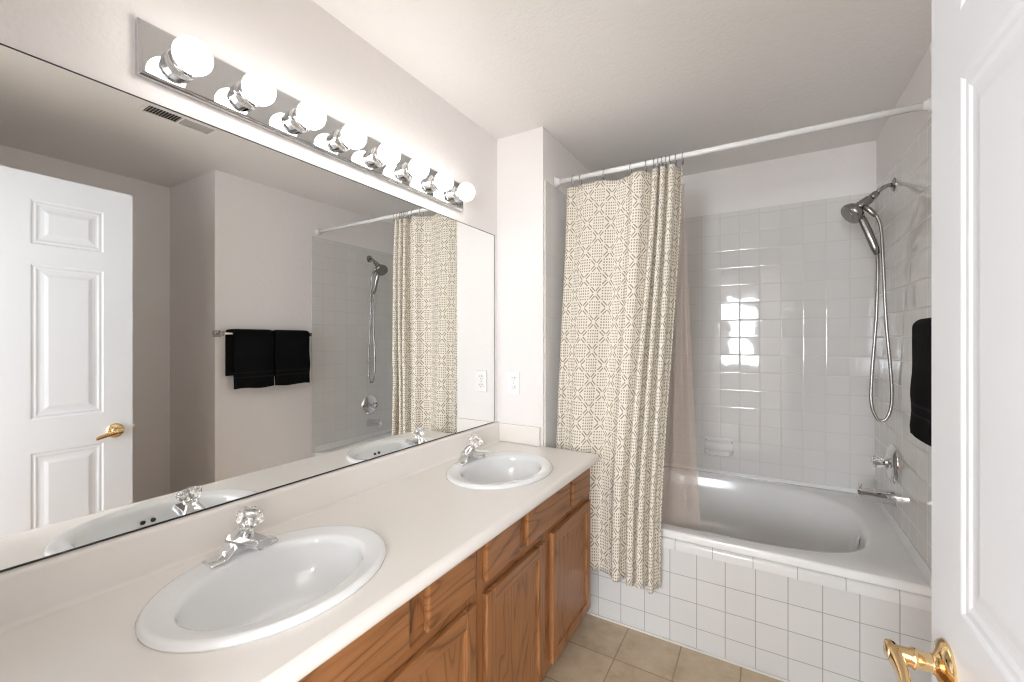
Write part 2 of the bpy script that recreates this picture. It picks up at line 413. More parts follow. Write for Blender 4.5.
# ------------------------------------------------------------------ light bar
LY0, LY1, LZ0, LZ1 = .392, 1.600, 1.971, 2.099
lb = thing('vanity_light_bar', (0, (LY0 + LY1) / 2, LZ0), 'long chrome bar of eight round globe bulbs above the mirror', 'light fixture')
mb = MB()
def rrect(x, m_):  # rounded rect in the yz plane shrunk by m_
    return [(x, y, z) for y, z in ((LY0 + m_, LZ0 + m_), (LY1 - m_, LZ0 + m_), (LY1 - m_, LZ1 - m_), (LY0 + m_, LZ1 - m_))]
mb.loft([rrect(0, 0), rrect(.015, 0), rrect(.018, .005), rrect(.020, .005), rrect(.022, .009)], smooth=False)
mb.build('backplate', 'chromebar', lb, bevel=.0015, bseg=2)
LZ = 2.027
for i in range(8):
    y = .469 + i * .1503
    so = MB().lathe([(.018, .034), (.034, .034), (.040, .0285), (.050, .027), (.052, .029), (.056, .029), (.058, .0265), (.066, .026), (.070, .024)], (0, y, LZ), (1, 0, 0), 28).build('socket', 'chrome', lb, auto=40)
    MB().sphere((.092, y, LZ), .0395, 28, 18).build('bulb', 'bulb', lb)

# ------------------------------------------------------------------ vanity cabinet units
FX = .525      # face frame plane
FT = .02       # thickness of doors and drawer fronts
def panel_front(mb, y0, y1, z0, z1, x0, x1, fr, rec, mi_st=0, mi_rl=1):
    """frame with rebated inner edge, stiles vertical, rails horizontal; front at x1"""
    a = .006
    # stiles
    for (p, q) in ((y0, y0 + fr), (y1 - fr, y1)):
        mb.box(x0, x1, p, q, z0, z1, mi_st)
    for (p, q) in ((z0, z0 + fr), (z1 - fr, z1)):
        mb.box(x0, x1, y0 + fr + .0003, y1 - fr - .0003, p, q, mi_rl)
def cab_door(par, y0, y1, z0, z1):
    mb = MB(); fr = .046
    panel_front(mb, y0, y1, z0, z1, FX, FX + FT, fr, .01)
    o = mb.build('door', ['oak_v', 'oak_h'], par, bevel=.0035, bseg=2, origin=(FX, (y0 + y1) / 2, (z0 + z1) / 2))
    p = MB()
    # panel with small sloped edge
    def rr(x, m_): return [(x, y, z) for y, z in ((y0 + fr - .004 + m_, z0 + fr - .004 + m_), (y1 - fr + .004 - m_, z0 + fr - .004 + m_), (y1 - fr + .004 - m_, z1 - fr + .004 - m_), (y0 + fr - .004 + m_, z1 - fr + .004 - m_))]
    p.loft([rr(FX + .002, 0), rr(FX + .014, 0), rr(FX + .010, .012)], smooth=False)
    p.build('door_panel', 'oak_panel', o, origin=(FX, (y0 + y1) / 2, (z0 + z1) / 2))
    return o
def front(par, y0, y1, z0, z1):
    mb = MB()
    def rr(x, m_): return [(x, y, z) for y, z in ((y0 + m_, z0 + m_), (y1 - m_, z0 + m_), (y1 - m_, z1 - m_), (y0 + m_, z1 - m_))]
    mb.loft([rr(FX, .002), rr(FX + .010, 0), rr(FX + .016, .001), rr(FX + FT, .009)], smooth=False)
    return mb.build('drawer_front', 'oak_h', par, bevel=.0015, bseg=2, origin=(FX, (y0 + y1) / 2, (z0 + z1) / 2))
VY0 = .07
def cabinet(y0, y1, drawers, doors, label):
    c = thing('vanity_cabinet', (.27, (y0 + y1) / 2, 0), label, 'cabinet', 'oak cabinet units under the countertop')
    mb = MB(); g = .0004
    mb.box(.002, FX - .019, y0 + g, y0 + .018, .10, .789); mb.box(.002, FX - .019, y1 - .018, y1 - g, .10, .789)
    mb.box(.002, FX - .019, y0 + .018, y1 - .018, .10, .118); mb.box(.002, .01, y0 + .018, y1 - .018, .118, .789)
    mb.build('carcass', 'oak_v', c, origin=(.27, (y0 + y1) / 2, .4))
    # face frame: rails and stiles around the openings
    mb = MB(); x0, x1 = FX - .019, FX
    zr = [(.118, .165), (.600, .682), (.76, .789)]; ys = [(y0 + g, y0 + .04), (y1 - .06, y1 - g)]
    ym = (doors[0][1] + doors[1][0]) / 2
    for (p, q) in ys: mb.box(x0, x1, p, q, .10, .789, 0)
    for (p, q) in zr: mb.box(x0, x1, ys[0][1] + .0003, ys[1][0] - .0003, p if p != .118 else .10, q, 1)
    mb.box(x0, x1, ym - .045, ym + .045, .1653, .5997, 0)
    for i in range(len(drawers) - 1):
        q = (drawers[i][1] + drawers[i + 1][0]) / 2
        mb.box(x0, x1, q - .035, q + .035, .6823, .7597, 0)
    mb.build('face_frame', ['oak_v', 'oak_h'], c, origin=(FX, (y0 + y1) / 2, .4))
    box(.44, .455, y0 + g, y1 - g, 0, .0998).build('toe_kick', 'oak_h', c, origin=(.45, (y0 + y1) / 2, .05))
    for d in drawers: front(c, d[0], d[1], .662, .783)
    for d in doors: cab_door(c, d[0], d[1], .128, .628)
    return c
cabinet(.995, 1.908, [(1.022, 1.217), (1.272, 1.637), (1.672, 1.872)], [(1.020, 1.398), (1.470, 1.872)],
        'honey oak vanity cabinet nearest the shower curtain, under the far sink')
cabinet(VY0, .995, [(.105, .285), (.345, .712), (.772, .967)], [(.105, .505), (.572, .967)],
        'honey oak vanity cabinet nearest the camera, under the near sink')

# ------------------------------------------------------------------ countertop with sink cut-outs
CZ = .83; SINKS = [(.287, .561), (.297, 1.486)]; SRX, SRY = .204, .252
CX = .570
ct = thing('countertop', (.28, 1.0, .79), 'cream cultured marble countertop with rounded front edge', 'countertop')
mb = MB()
prof = [(.0, .79)] + [(CX - .012, .79)]
for i in range(9): a = -pi / 2 + pi * i / 8; prof.append((CX - .018 + .018 * cos(a), CZ - .020 + .020 * sin(a)))
prof += [(.0, CZ)]
prof[1] = (CX - .022, .79)
mb.loft([[(x, y, z) for x, z in prof] for y in (VY0 - .02, YP - .0005)], smooth=False)
slab = mb.build('slab', 'counter', ct)
for (sx, sy) in SINKS:
    cu = MB().loft([[(sx + (SRX - .018) * cos(2 * pi * j / 64), sy + (SRY - .018) * sin(2 * pi * j / 64), z) for j in range(64)] for z in (.7, .9)], smooth=False).build('cutter', 'counter')
    md = slab.modifiers.new('cut', 'BOOLEAN'); md.operation = 'DIFFERENCE'; md.solver = 'EXACT'; md.object = cu
    bpy.context.view_layer.update()
    me = bpy.data.meshes.new_from_object(slab.evaluated_get(bpy.context.evaluated_depsgraph_get()))
    slab.modifiers.clear(); slab.data = me; bpy.data.objects.remove(cu)
for p in slab.data.polygons: p.use_smooth = abs(p.normal.z) < .995
b_ = bmesh.new(); b_.from_mesh(slab.data)
for e2 in b_.edges:
    if len(e2.link_faces) == 2 and e2.calc_face_angle(0) > radians(32): e2.smooth = False
b_.to_mesh(slab.data); b_.free()
# backsplash with cove and rounded top
mb = MB(); prof = [(0, CZ), (.034, CZ + .0003)]
for i in range(6): a = -pi / 2 - pi / 2 * i / 5; prof.append((.034 + .010 * cos(a), CZ + .0103 + .010 * sin(a)))
for i in range(7): a = pi / 2 * i / 6; prof.append((.014 + .010 * cos(a), .920 + .010 * sin(a)))
prof += [(0, .930)]
mb.loft([[(x, y, z) for x, z in prof] for y in (VY0 - .02, YP - .001)], smooth=True)
mb.build('backsplash', 'counter', ct, auto=35)
mb = MB(); mb.box(.0245, .264, YP - .021, YP - .001, CZ + .0003, .926)
mb.build('side_splash', 'counter', ct, bevel=.005)

# ------------------------------------------------------------------ sinks
def ell(cx_, cy_, rx, ry, z, n=72): return [(cx_ + rx * cos(2 * pi * j / n), cy_ + ry * sin(2 * pi * j / n), z) for j in range(n)]
def make_sink(label):
    sx, sy = SINKS[0]
    t_ = thing('oval_sink', (sx, sy, CZ), label, 'sink', 'drop-in oval sinks in the vanity')
    rings = []
    rings.append(ell(sx, sy, SRX, SRY, CZ + .0005))
    rings.append(ell(sx, sy, SRX + .0005, SRY + .0005, CZ + .006))
    rings.append(ell(sx, sy, SRX - .004, SRY - .004, CZ + .0125))
    rings.append(ell(sx, sy, SRX - .010, SRY - .010, CZ + .0150))
    rings.append(ell(sx + .002, sy, SRX - .016, SRY - .016, CZ + .0140))   # step to the flat deck
    rings.append(ell(sx + .008, sy - .003, .158, .203, CZ + .0105))
    rings.append(ell(sx + .009, sy - .004, .152, .197, CZ + .0080))
    rings.append(ell(sx + .009, sy - .004, .1475, .1925, CZ + .0010))
    for t2 in (.04, .12, .24, .38, .52, .66, .78, .88, .95):
        a = t2 * pi / 2
        k = cos(a) ** .62
        rings.append(ell(sx + .009 - .02 * t2, sy - .004 * (1 - t2), max(.146 * k, .024), max(.191 * k, .024), CZ - .135 * sin(a) ** .9))
    rings.append(ell(sx - .012, sy, .022, .022, CZ - .137))
    # underside back up
    under = []
    for t2 in (1, .8, .5, .2):
        a = t2 * pi / 2; k = max(cos(a) ** .62, .2)
        under.append(ell(sx + .006, sy - .003, .158 * k, .203 * k, CZ - .146 * sin(a) ** .9))
    under.append(ell(sx, sy, .172, .222, CZ - .001))
    mb = MB(); mb.loft(rings + under, False, False); 
    n_ = 72; L = len(rings + under)
    mb.f += [((L - 1) * n_ + j, (L - 1) * n_ + (j + 1) % n_, (j + 1) % n_, j) for j in range(n_)]; mb.mi += [0] * n_; mb.sm += [True] * n_
    mb.build('basin', 'ceramic', t_)
    dr = MB().lathe([(0, .021), (.003, .024), (.0045, .0225), (.002, .017), (.0018, .0175), (.0045, .016), (.006, .006), (.006, .001)], (sx - .012, sy, CZ - .1375), (0, 0, 1), 32).build('drain', 'chrome', t_, auto=50)
    for dy in (-.013, .013):
        # overflow holes in the front wall of the bowl
        x = sx + .009 + .1355; nv = Vector((-1, 0, .35)).normalized()
        MB().lathe([(-.004, .0062), (.0012, .0062), (.0014, .005)], (x, sy + dy, CZ - .032), nv, 18).build('overflow_hole', 'hole', t_)
    return t_
s1 = make_sink('white oval sink with chrome faucet nearest the camera')
s2 = copy_tree(s1); s2.location = (SINKS[1][0], SINKS[1][1], CZ); s2['label'] = 'white oval sink at the far end of the vanity, by the outlet'

# ------------------------------------------------------------------ faucets
def make_faucet(label):
    fx, fy, fz = .122, .561, CZ + .0125
    t_ = thing('faucet', (fx, fy, fz), label, 'faucet', 'single knob chrome faucets on the sinks')
    mb = MB()  # winged base: sections along y, low and flat at the tips, sweeping up to the middle
    rings = []
    for i in range(33):
        u = -1 + 2 * i / 32; y = fy + u * .079; a = abs(u)
        h = .009 + .030 * (1 - smooth((a - .16) / .56)); ar = .020 * (1 - smooth((a - .25) / .35))
        w_ = .0255 if a < .97 else .0225
        k = lerp(.80, .55, smooth(a * 1.3)); e = .004 + .006 * (1 - a)
        rings.append([(fx - w_, y, fz), (fx + w_ * (1 - .7 * ar / .02), y, fz), (fx + w_, y, fz + e + ar * .8), (fx + w_ * k, y, fz + h), (fx - w_ * k, y, fz + h), (fx - w_, y, fz + e)])
    mb.loft(rings, smooth=False); mb.build('base', 'chrome', t_, auto=40, bevel=.0012, bseg=2)
    mb = MB()  # broad flat-topped spout reaching over the bowl, hollowed beneath
    rings = []
    for i in range(15):
        u = i / 14; x = fx - .020 + .118 * u
        top = fz + .047 + .007 * u; h = lerp(.036, .018, smooth(u * 1.1)); w_ = lerp(.031, .0195, u ** .8)
        rings.append([(x, fy - w_ * .8, top - h), (x, fy + w_ * .8, top - h), (x, fy + w_, top - .010), (x, fy + w_ * .66, top), (x, fy - w_ * .66, top), (x, fy - w_, top - .010)])
    mb.loft(rings, smooth=False); mb.build('spout', 'chrome', t_, auto=40, bevel=.0012, bseg=2)
    MB().lathe([(-.008, .0085), (.006, .0095)], (fx + .084, fy, fz + .036), (0, 0, 1), 16).build('aerator', 'chrome', t_, auto=40)
    ax = Vector((.62, 0, 1)).normalized(); c0 = Vector((fx + .004, fy, fz + .040))
    MB().lathe([(0, .027), (.010, .0255), (.028, .0165), (.031, .0155), (.035, .0155)], c0, ax, 28).build('collar', 'chrome', t_, auto=40)
    # faceted clear knob
    mb = MB(); o = c0 + ax * .0345; u_ = Vector((0, 1, 0)); w2 = ax.cross(u_); rings = []
    for h, r, lob in ((0, .0135, 0), (.004, .0165, .02), (.014, .0205, .06), (.024, .0255, .09), (.030, .0275, .10), (.035, .0265, .08), (.039, .021, .03)):
        rings.append([o + ax * h + (u_ * cos(a) + w2 * sin(a)) * r * 1.08 * (1 + lob * cos(8 * a)) for a in [2 * pi * j / 48 for j in range(48)]])
    kn = mb.loft(rings).build('knob', 'acrylic', t_, auto=60)
    MB().lathe([(0.0005, .0085), (.012, .008), (.0125, .005), (.030, .0045)], o, ax, 16).build('knob_core', 'chrome', kn)
    MB().lathe([(.0392, .0165), (.0408, .0155), (.0415, .001)], o, ax, 24).build('knob_cap', 'chrome', kn)
    return t_
f1 = make_faucet('chrome faucet with clear knob on the near sink')
f2 = copy_tree(f1); f2.location = Vector(f1.location) + Vector((SINKS[1][0] - SINKS[0][0], SINKS[1][1] - SINKS[0][1], 0))
f2['label'] = 'chrome faucet with clear knob on the far sink'

# ------------------------------------------------------------------ outlet
ol = thing('wall_outlet', (.105, YP, 1.085), 'white duplex outlet on the end wall above the countertop', 'outlet')
box(.069, .141, YP - .006, YP, 1.083, 1.199).build('cover_plate', 'plate', ol, bevel=.003)
for z in (1.118, 1.164):
    mb = MB().lathe([(0, .0165), (.0022, .0165), (.0026, .0155)], (.105, YP - .0058, z), (0, -1, 0), 24, sx=1, sy=.9)
    rc = mb.build('receptacle', 'plate', ol, auto=40)
    mb = MB()
    for dx in (-.0065, .0065): mb.box(.105 + dx - .0012, .105 + dx + .0012, YP - .0092, YP - .008, z + .0005, z + .0085)
    mb.box(.105 - .002, .105 + .002, YP - .0092, YP - .008, z - .009, z - .005)
    mb.build('slots', 'hole', rc)
MB().lathe([(0, .003), (.001, .0028)], (.105, YP - .006, 1.141), (0, -1, 0), 12).build('screw', 'louver', ol)

# ------------------------------------------------------------------ bathtub
def sup(cx_, cy_, rx, ry, z, n, ex0, N=96):
    out = []; ex = ex0
    for j in range(N):
        a = 2 * pi * j / N; c, s_ = cos(a), sin(a)
        if isinstance(ex0, float): ex = ex0 - .75 * smooth(.5 + s_ * 1.2)
        out.append((cx_ + rx * math.copysign(abs(c) ** (2 / ex), c), cy_ + ry * math.copysign(abs(s_) ** (2 / ex), s_), z if not callable(z) else z(a)))
    return out
tub = thing('bathtub', (1.02, 2.49, 0), 'white oval built-in bathtub with glossy rim behind the tiled front', 'bathtub')
TX0, TX1, TY0, TY1 = XP + .0085, XR - .0085, 2.026, YB - .0005
DZ = .500
def rectring(N, x0, x1, y0, y1, z):
    out = []
    for j in range(N):
        a = 2 * pi * j / N; c, s_ = cos(a), sin(a); k = 1 / max(abs(c), abs(s_))
        out.append(((x0 + x1) / 2 + (x1 - x0) / 2 * c * k, (y0 + y1) / 2 + (y1 - y0) / 2 * s_ * k, z))
    return out
N = 120
TCX, TCY, TRX, TRY = 1.01, 2.515, .625, .415
rings = [rectring(N, TX0, TX1, TY0, TY1, .467), rectring(N, TX0, TX1, TY0, TY1, DZ - .008), rectring(N, TX0 + .003, TX1 - .003, TY0 + .003, TY1 - .003, DZ - .002), rectring(N, TX0 + .008, TX1 - .008, TY0 + .009, TY1 - .008, DZ)]
def sq(m_, z, ex=3.1, s=1): return sup(TCX - .0 * m_, TCY, TRX - m_, TRY - m_, z, 0, ex, N)
rings += [sq(-.012, DZ + .0005), sq(0, DZ - .002), sq(.008, DZ - .009), sq(.016, DZ - .026), sq(.026, DZ - .07), sq(.040, DZ - .15), sq(.060, DZ - .24, 2.9), sq(.085, DZ - .30, 2.8), sq(.12, DZ - .335, 2.7), sq(.17, DZ - .35, 2.5), sq(.30, DZ - .356, 2.3), sq(.36, DZ - .357, 2.2)]
rings = [[(x, y, z + (.028 * smooth((y - 2.25) / .65) * max(0, 1 - (DZ - z) / .2) if z > .468 else 0)) for x, y, z in r] for r in rings]
mb = MB(); mb.loft(rings, False, True)
mb.build('tub_shell', 'tubwhite', tub, auto=50)
# raised tiling flange along the three walls
mb = MB()
def flange(pts_in, pts_out):
    pass
zf = .549
pf = [(.0, DZ - .005), (.009, DZ - .005), (.008, DZ + .020), (.005, zf - .002), (.002, zf), (0, zf)]
path = [(TX0 + .0005, TY0 + .01, 1, 0), (TX0 + .0005, TY1 - .0005, 1, -1), (TX1 - .0005, TY1 - .0005, -1, -1), (TX1 - .0005, TY0 + .01, -1, 0)]
mb.loft([[(x + ix * d, y + iy * d, z) for d, z in pf] for x, y, ix, iy in path], smooth=True)
mb.build('wall_flange', 'tubwhite', tub, auto=40)
# overflow plate on the end wall of the basin, drain in the bottom
MB().lathe([(0, .033), (.004, .034), (.008, .031), (.010, .022), (.011, .001)], (TCX + TRX - .031, 2.45, DZ - .055), (-1, 0, .18), 32).build('overflow_plate', 'chrome', tub, auto=50)
MB().lathe([(0, .03), (.003, .031), (.004, .026), (.002, .02), (.002, .001)], (TCX + .22, 2.505, DZ - .357), (0, 0, 1), 28).build('drain', 'chrome', tub, auto=50)

# ------------------------------------------------------------------ soap dish
sd = thing('soap_dish', (.99, YB, .64), 'white ceramic soap dish set in the tiles above the tub', 'soap dish')
mb = MB(); x0, x1, z0, z1 = .905, 1.075, .640, .752; y = YB
mb.box(x0, x1, y - .012, y - .0005, z0, z1)
mb2 = mb.build('back_plate', 'soap', sd, bevel=.006, bseg=3)
mb = MB(); rings = []
for z, m_, d in ((z0 + .014, .02, .030), (z0 + .010, .012, .045), (z0 + .014, .006, .054), (z0 + .034, .004, .058), (z0 + .040, .006, .057), (z0 + .036, .011, .051), (z0 + .022, .016, .046)):
    rr = [(x0 + m_ + (x1 - x0 - 2 * m_) * k, y - .012 - d * (1 - abs(2 * k - 1) ** 4) ** .5 * 1 + 0.0, z) for k in [i / 16 for i in range(17)]]
    rings.append(rr)
mb.loft(rings, True, False, closed=False)
rings2 = [[(p[0], min(p[1] + 0, y - .011), p[2]) for p in r] for r in rings]
mb.v = []; mb.f = []; mb.mi = []; mb.sm = []
full = [r + [(r[-1][0], y - .0115, r[-1][2]), (r[0][0], y - .0115, r[0][2])] for r in rings2]
mb.loft(full, True, True, smooth=True)
mb.build('tray', 'soap', sd, auto=45)
mb = MB().tube([(x0 + .012, y - .012, z1 - .022), (x0 + .014, y - .035, z1 - .022), (x0 + .03, y - .042, z1 - .022), (x1 - .03, y - .042, z1 - .022), (x1 - .014, y - .035, z1 - .022), (x1 - .012, y - .012, z1 - .022)], .006, 10)
mb.build('grab_bar', 'soap', sd)

# ------------------------------------------------------------------ curtain rod, rings, curtain, liner
RY, RZ = 2.062, 2.207
rd = thing('curtain_rod', ((XP + XR) / 2, RY, RZ), 'straight white shower curtain rod across the tub alcove', 'curtain rod')
MB().tube([(XP + .012, RY, RZ), (1.0, RY, RZ), (XR - .012, RY, RZ)], .0125, 20).build('rod', 'rod', rd)
for x, d in ((XP + .0082, 1), (XR, -1)):
    if d < 0: x = XR - .0082
    MB().lathe([(0, .029), (.004, .029), (.008, .022), (.016, .0165), (.024, .0155), (.024, .0126)], (x, RY, RZ), (d, 0, 0), 26).build('flange', 'rod', rd, auto=50)
    for a in (.6, 2.7, 4.7): MB().lathe([(.0045, .0035), (.0062, .003)], (x, RY + .0225 * cos(a), RZ + .0225 * sin(a)), (d, 0, 0), 8).build('screw', 'chrome', rd)

tops = [.345, .378, .42, .545, .678, .751, .788, .808, .824, .842, .860, .885, .915]
lens = [.040, .050] + [max(.1, 1.075 * (tops[i + 1] - tops[i])) for i in range(2, 12)]
bots = [.315, .34, .375, .492, .61, .66, .690, .714, .738, .763, .788, .812, .835]
CT, CB = 2.168, .245
_amp = {}
def amp(d_, l_):
    key = (round(d_, 3), round(l_, 3))
    if key in _amp: return _amp[key]
    if l_ <= d_ * 1.002: return .002
    lo, hi = 0, l_
    for _ in range(22):
        A = (lo + hi) / 2; L = 0; px, py = 0, 0
        for k in range(1, 13):
            x_, y_ = d_ * k / 12, A * sin(pi * k / 12); L += math.hypot(x_ - px, y_ - py); px, py = x_, y_
        if L > l_: hi = A
        else: lo = A
    _amp[key] = A
    return A
SUBN = 10; ROWS = 84
mb = MB(); vs = []; uvs = []
for r_ in range(ROWS + 1):
    v = r_ / ROWS; z = CT + (CB - CT) * v
    w_ = smooth(v * 1.15) * .55 + .45 * min(1, v * 1.05)
    yc = lerp(RY, 1.967, min(1, (CT - z) / (CT - .56)))
    row = []
    xs = [lerp(a, b_, w_) + .006 * sin(i * 2.3 + v * 5) * v * (0 if i in (0, 12) else 1) for i, (a, b_) in enumerate(zip(tops, bots))]
    u = 0
    for i in range(12):
        d_ = max(xs[i + 1] - xs[i], .008); l_ = lens[i]; A = amp(d_, l_) * (-1 if i % 2 else 1)
        if i < 2: A *= .7
        else: A = A * (.84 + .16 * cos(i * 1.7 + 3 * v))
        lim = .040 if v > .5 else .048
        A = max(-lim, min(lim, A))
        for k in range(SUBN + (1 if i == 11 else 0)):
            q = k / SUBN
            ph = sin(pi * q)
            # folds lean sideways a little so they overlap like cloth
            x_ = xs[i] + d_ * q + .006 * sin(2 * pi * q) * (1 if i % 2 else -1) * min(1, abs(A) / .03)
            row.append((x_, yc - A * ph + .003 * sin(v * 9 + i), z + (.006 * sin(u * 11)) * max(0, v - .8) * 3 - .004 * (1 - v) ** 30 * (1 - abs(cos(pi * q)))))
            uvs.append((u + l_ * q, z))
        u += l_
    vs += row
nc = len(vs) // (ROWS + 1); fs = []
for r_ in range(ROWS):
    for c_ in range(nc - 1): fs.append((r_ * nc + c_, r_ * nc + c_ + 1, (r_ + 1) * nc + c_ + 1, (r_ + 1) * nc + c_))
mb.add(vs, fs, 0, True)
cur = mb.build('shower_curtain', 'curtain', origin=(.6, RY, CB), recalc=False)
ul = cur.data.uv_layers.new(name='UVMap')
for lp in cur.data.loops: ul.data[lp.index].uv = uvs[lp.vertex_index]
md = cur.modifiers.new('solid', 'SOLIDIFY'); md.thickness = .0016; md.offset = 0
tag(cur, 'cream cotton shower curtain printed with crosses and dots, drawn to the left', 'curtain')
# rings
rg = None
for i in range(12):
    x = tops[i + 1]
    if rg is None:
        mb = MB(); pts = []
        cc = (x, RY, RZ - .012)
        for k in range(25):
            a = 2 * pi * k / 24; pts.append((cc[0], cc[1] + .0175 * sin(a), cc[2] + .0275 * cos(a)))
        mb.tube(pts, .0016, 8, False)
        rg = mb.build('curtain_ring', 'nickel', origin=(x, RY, RZ)); first = rg; o = rg
    else:
        o = first.copy(); COL.objects.link(o); o.location = (x, RY, RZ)
    tag(o, 'metal ring holding the patterned shower curtain on the white rod', 'curtain ring', 'metal rings along the white curtain rod')
# liner: hangs inside the tub just beyond the curtain's drawn edge
mb = MB(); vs = []; R2 = 50; C2 = 60
for r_ in range(R2 + 1):
    v = r_ / R2; z = lerp(2.10, .30, v)
    xa, xb = lerp(.86, .70, v), lerp(.915, .985, min(1, v * 1.0) ** 1.3)
    for c_ in range(C2 + 1):
        u = c_ / C2
        x = lerp(xa, xb, u)
        y = lerp(2.128, 2.172, min(1, v * 1.25)) + (.010 + .012 * v) * sin(u * 6.0 * pi + .6 * sin(3 * v)) * (1 - .5 * v)
        vs.append((x, y, z))
fs = [(r_ * (C2 + 1) + c_, r_ * (C2 + 1) + c_ + 1, (r_ + 1) * (C2 + 1) + c_ + 1, (r_ + 1) * (C2 + 1) + c_) for r_ in range(R2) for c_ in range(C2)]
mb.add(vs, fs, 0, True)
ln = mb.build('curtain_liner', 'liner', origin=(.9, 2.1, .3), recalc=False)
tag(ln, 'translucent plastic liner hanging inside the tub beside the patterned curtain', 'curtain liner')

# ------------------------------------------------------------------ shower fittings (right wall, y = SY)
SY = 2.560; XT = XR - .0085
sh = thing('handheld_shower', (XT, SY, 2.07), 'brushed metal handheld shower head with looping hose on the tiled wall', 'shower head')
MB().lathe([(0, .031), (.003, .031), (.007, .026), (.010, .012)], (XT, SY, 2.078), (-1, 0, 0), 28).build('wall_flange', 'nickel', sh, auto=50)
P = lambda x, z, y=SY: (x, y, z)
MB().tube([P(XT - .005, 2.078), P(XT - .022, 2.078), P(XT - .038, 2.072), P(XT - .053, 2.060), P(XT - .066, 2.046)], .0095, 14).build('arm', 'nickel', sh)
MB().tube([P(XT - .058, 2.052), P(XT - .066, 2.046), P(XT - .078, 2.034), P(XT - .084, 2.029)], [.0125, .0165, .0165, .013], 16).build('ball_joint', 'nickel', sh)
MB().tube([P(XT - .080, 2.032), P(XT - .090, 2.024), P(XT - .125, 2.000), P(XT - .142, 1.990)], [.015, .021, .021, .017], 18).build('bracket', 'nickel', sh)
# round spray head, facing down and out from the wall
hd = Vector((XT - .148, SY, 1.972)); dn = Vector((-.74, -.28, -.60)).normalized()
hh = MB().lathe([(-.028, .012), (-.024, .030), (-.012, .046), (.004, .052), (.014, .052), (.019, .048)], hd, dn, 36).build('spray_head', 'nickel', sh, auto=50)
MB().lathe([(.0185, .0455), (.021, .043), (.0212, .020), (.0225, .019), (.0225, .001)], hd, dn, 36).build('spray_face', 'louver' if False else 'nickel', hh, auto=30)
MB().tube([P(XT - .128, 1.965, SY - .004), P(XT - .112, 1.925, SY - .006), P(XT - .092, 1.865, SY - .008), P(XT - .070, 1.795, SY - .008), P(XT - .062, 1.765, SY - .008)], [.014, .0165, .0175, .0165, .012], 16).build('handle', 'nickel', sh)
MB().tube([P(XT - .112, 1.988, SY - .020), P(XT - .094, 1.972, SY - .022), P(XT - .078, 1.952, SY - .022), P(XT - .070, 1.938, SY - .022)], [.011, .012, .0115, .008], 14).build('hose_fitting', 'nickel', sh)
def spline(pts, n=8):
    out = []; pts = [Vector(p) for p in pts]
    for i in range(len(pts) - 1):
        p0 = pts[max(i - 1, 0)]; p1 = pts[i]; p2 = pts[i + 1]; p3 = pts[min(i + 2, len(pts) - 1)]
        for k in range(n):
            t2 = k / n
            out.append(.5 * ((2 * p1) + (-p0 + p2) * t2 + (2 * p0 - 5 * p1 + 4 * p2 - p3) * t2 ** 2 + (-p0 + 3 * p1 - 3 * p2 + p3) * t2 ** 3))
    return out + [pts[-1]]
hz = spline([P(XT - .062, 1.768, SY - .008), P(XT - .060, 1.70, SY - .010), P(XT - .066, 1.47, SY - .012), P(XT - .082, 1.20, SY - .012), P(XT - .084, 1.075, SY - .016), P(XT - .068, 1.012, SY - .020), P(XT - .050, .998, SY - .022), P(XT - .030, 1.012, SY - .024), P(XT - .015, 1.075, SY - .024), P(XT - .016, 1.20, SY - .024), P(XT - .034, 1.47, SY - .023), P(XT - .042, 1.70, SY - .022), P(XT - .050, 1.87, SY - .022), P(XT - .064, 1.932, SY - .022), P(XT - .075, 1.948, SY - .022)], 14)
MB().tube(hz, .0068, 12).build('hose', 'nickel', sh)

vl = thing('shower_valve', (XT, SY, .800), 'round chrome tub valve plate with clear knob above the spout', 'faucet valve')
MB().lathe([(0, .086), (.004, .088), (.012, .084), (.021, .066), (.026, .040), (.028, .030), (.036, .026)], (XT, SY, .800), (-1, 0, 0), 40).build('escutcheon', 'chrome', vl, auto=50)
kb = MB(); o = Vector((XT - .036, SY, .800)); rings = []
for h, r, lob in ((0, .015, 0), (.004, .020, .03), (.016, .026, .07), (.030, .028, .08), (.038, .025, .06), (.042, .017, 0)):
    rings.append([o + Vector((-h, cos(a) * r * (1 + lob * cos(8 * a)), sin(a) * r * (1 + lob * cos(8 * a)))) for a in [2 * pi * j / 48 for j in range(48)]])
kn = kb.loft(rings).build('knob', 'acrylic', vl, auto=60)
MB().lathe([(.002, .008), (.03, .007)], o, (-1, 0, 0), 14).build('knob_core', 'chrome', kn)
sp = thing('tub_spout', (XT, SY, .63), 'chrome tub spout on the tiled wall over the bathtub', 'spout')
mb = MB(); rings = []
for i in range(12):
    u = i / 11; x = XT - .135 * u
    w_ = lerp(.032, .021, smooth(u)); zt = .676 - .006 * u; zb = lerp(.606, .628, u ** .7) - (.010 if u > .85 else 0)
    zc = (zt + zb) / 2; hh_ = (zt - zb) / 2
    rings.append([(x, SY + w_ * math.copysign(abs(cos(a)) ** .75, cos(a)), zc + hh_ * math.copysign(abs(sin(a)) ** .75, sin(a))) for a in [2 * pi * j / 24 for j in range(24)]])
mb.loft(rings); mb.build('spout_body', 'chrome', sp, auto=50)
MB().lathe([(0, .005), (.010, .004), (.012, .0075), (.018, .0085), (.021, .006)], (XT - .122, SY, .668), (0, 0, 1), 16).build('diverter_knob', 'chrome', sp)

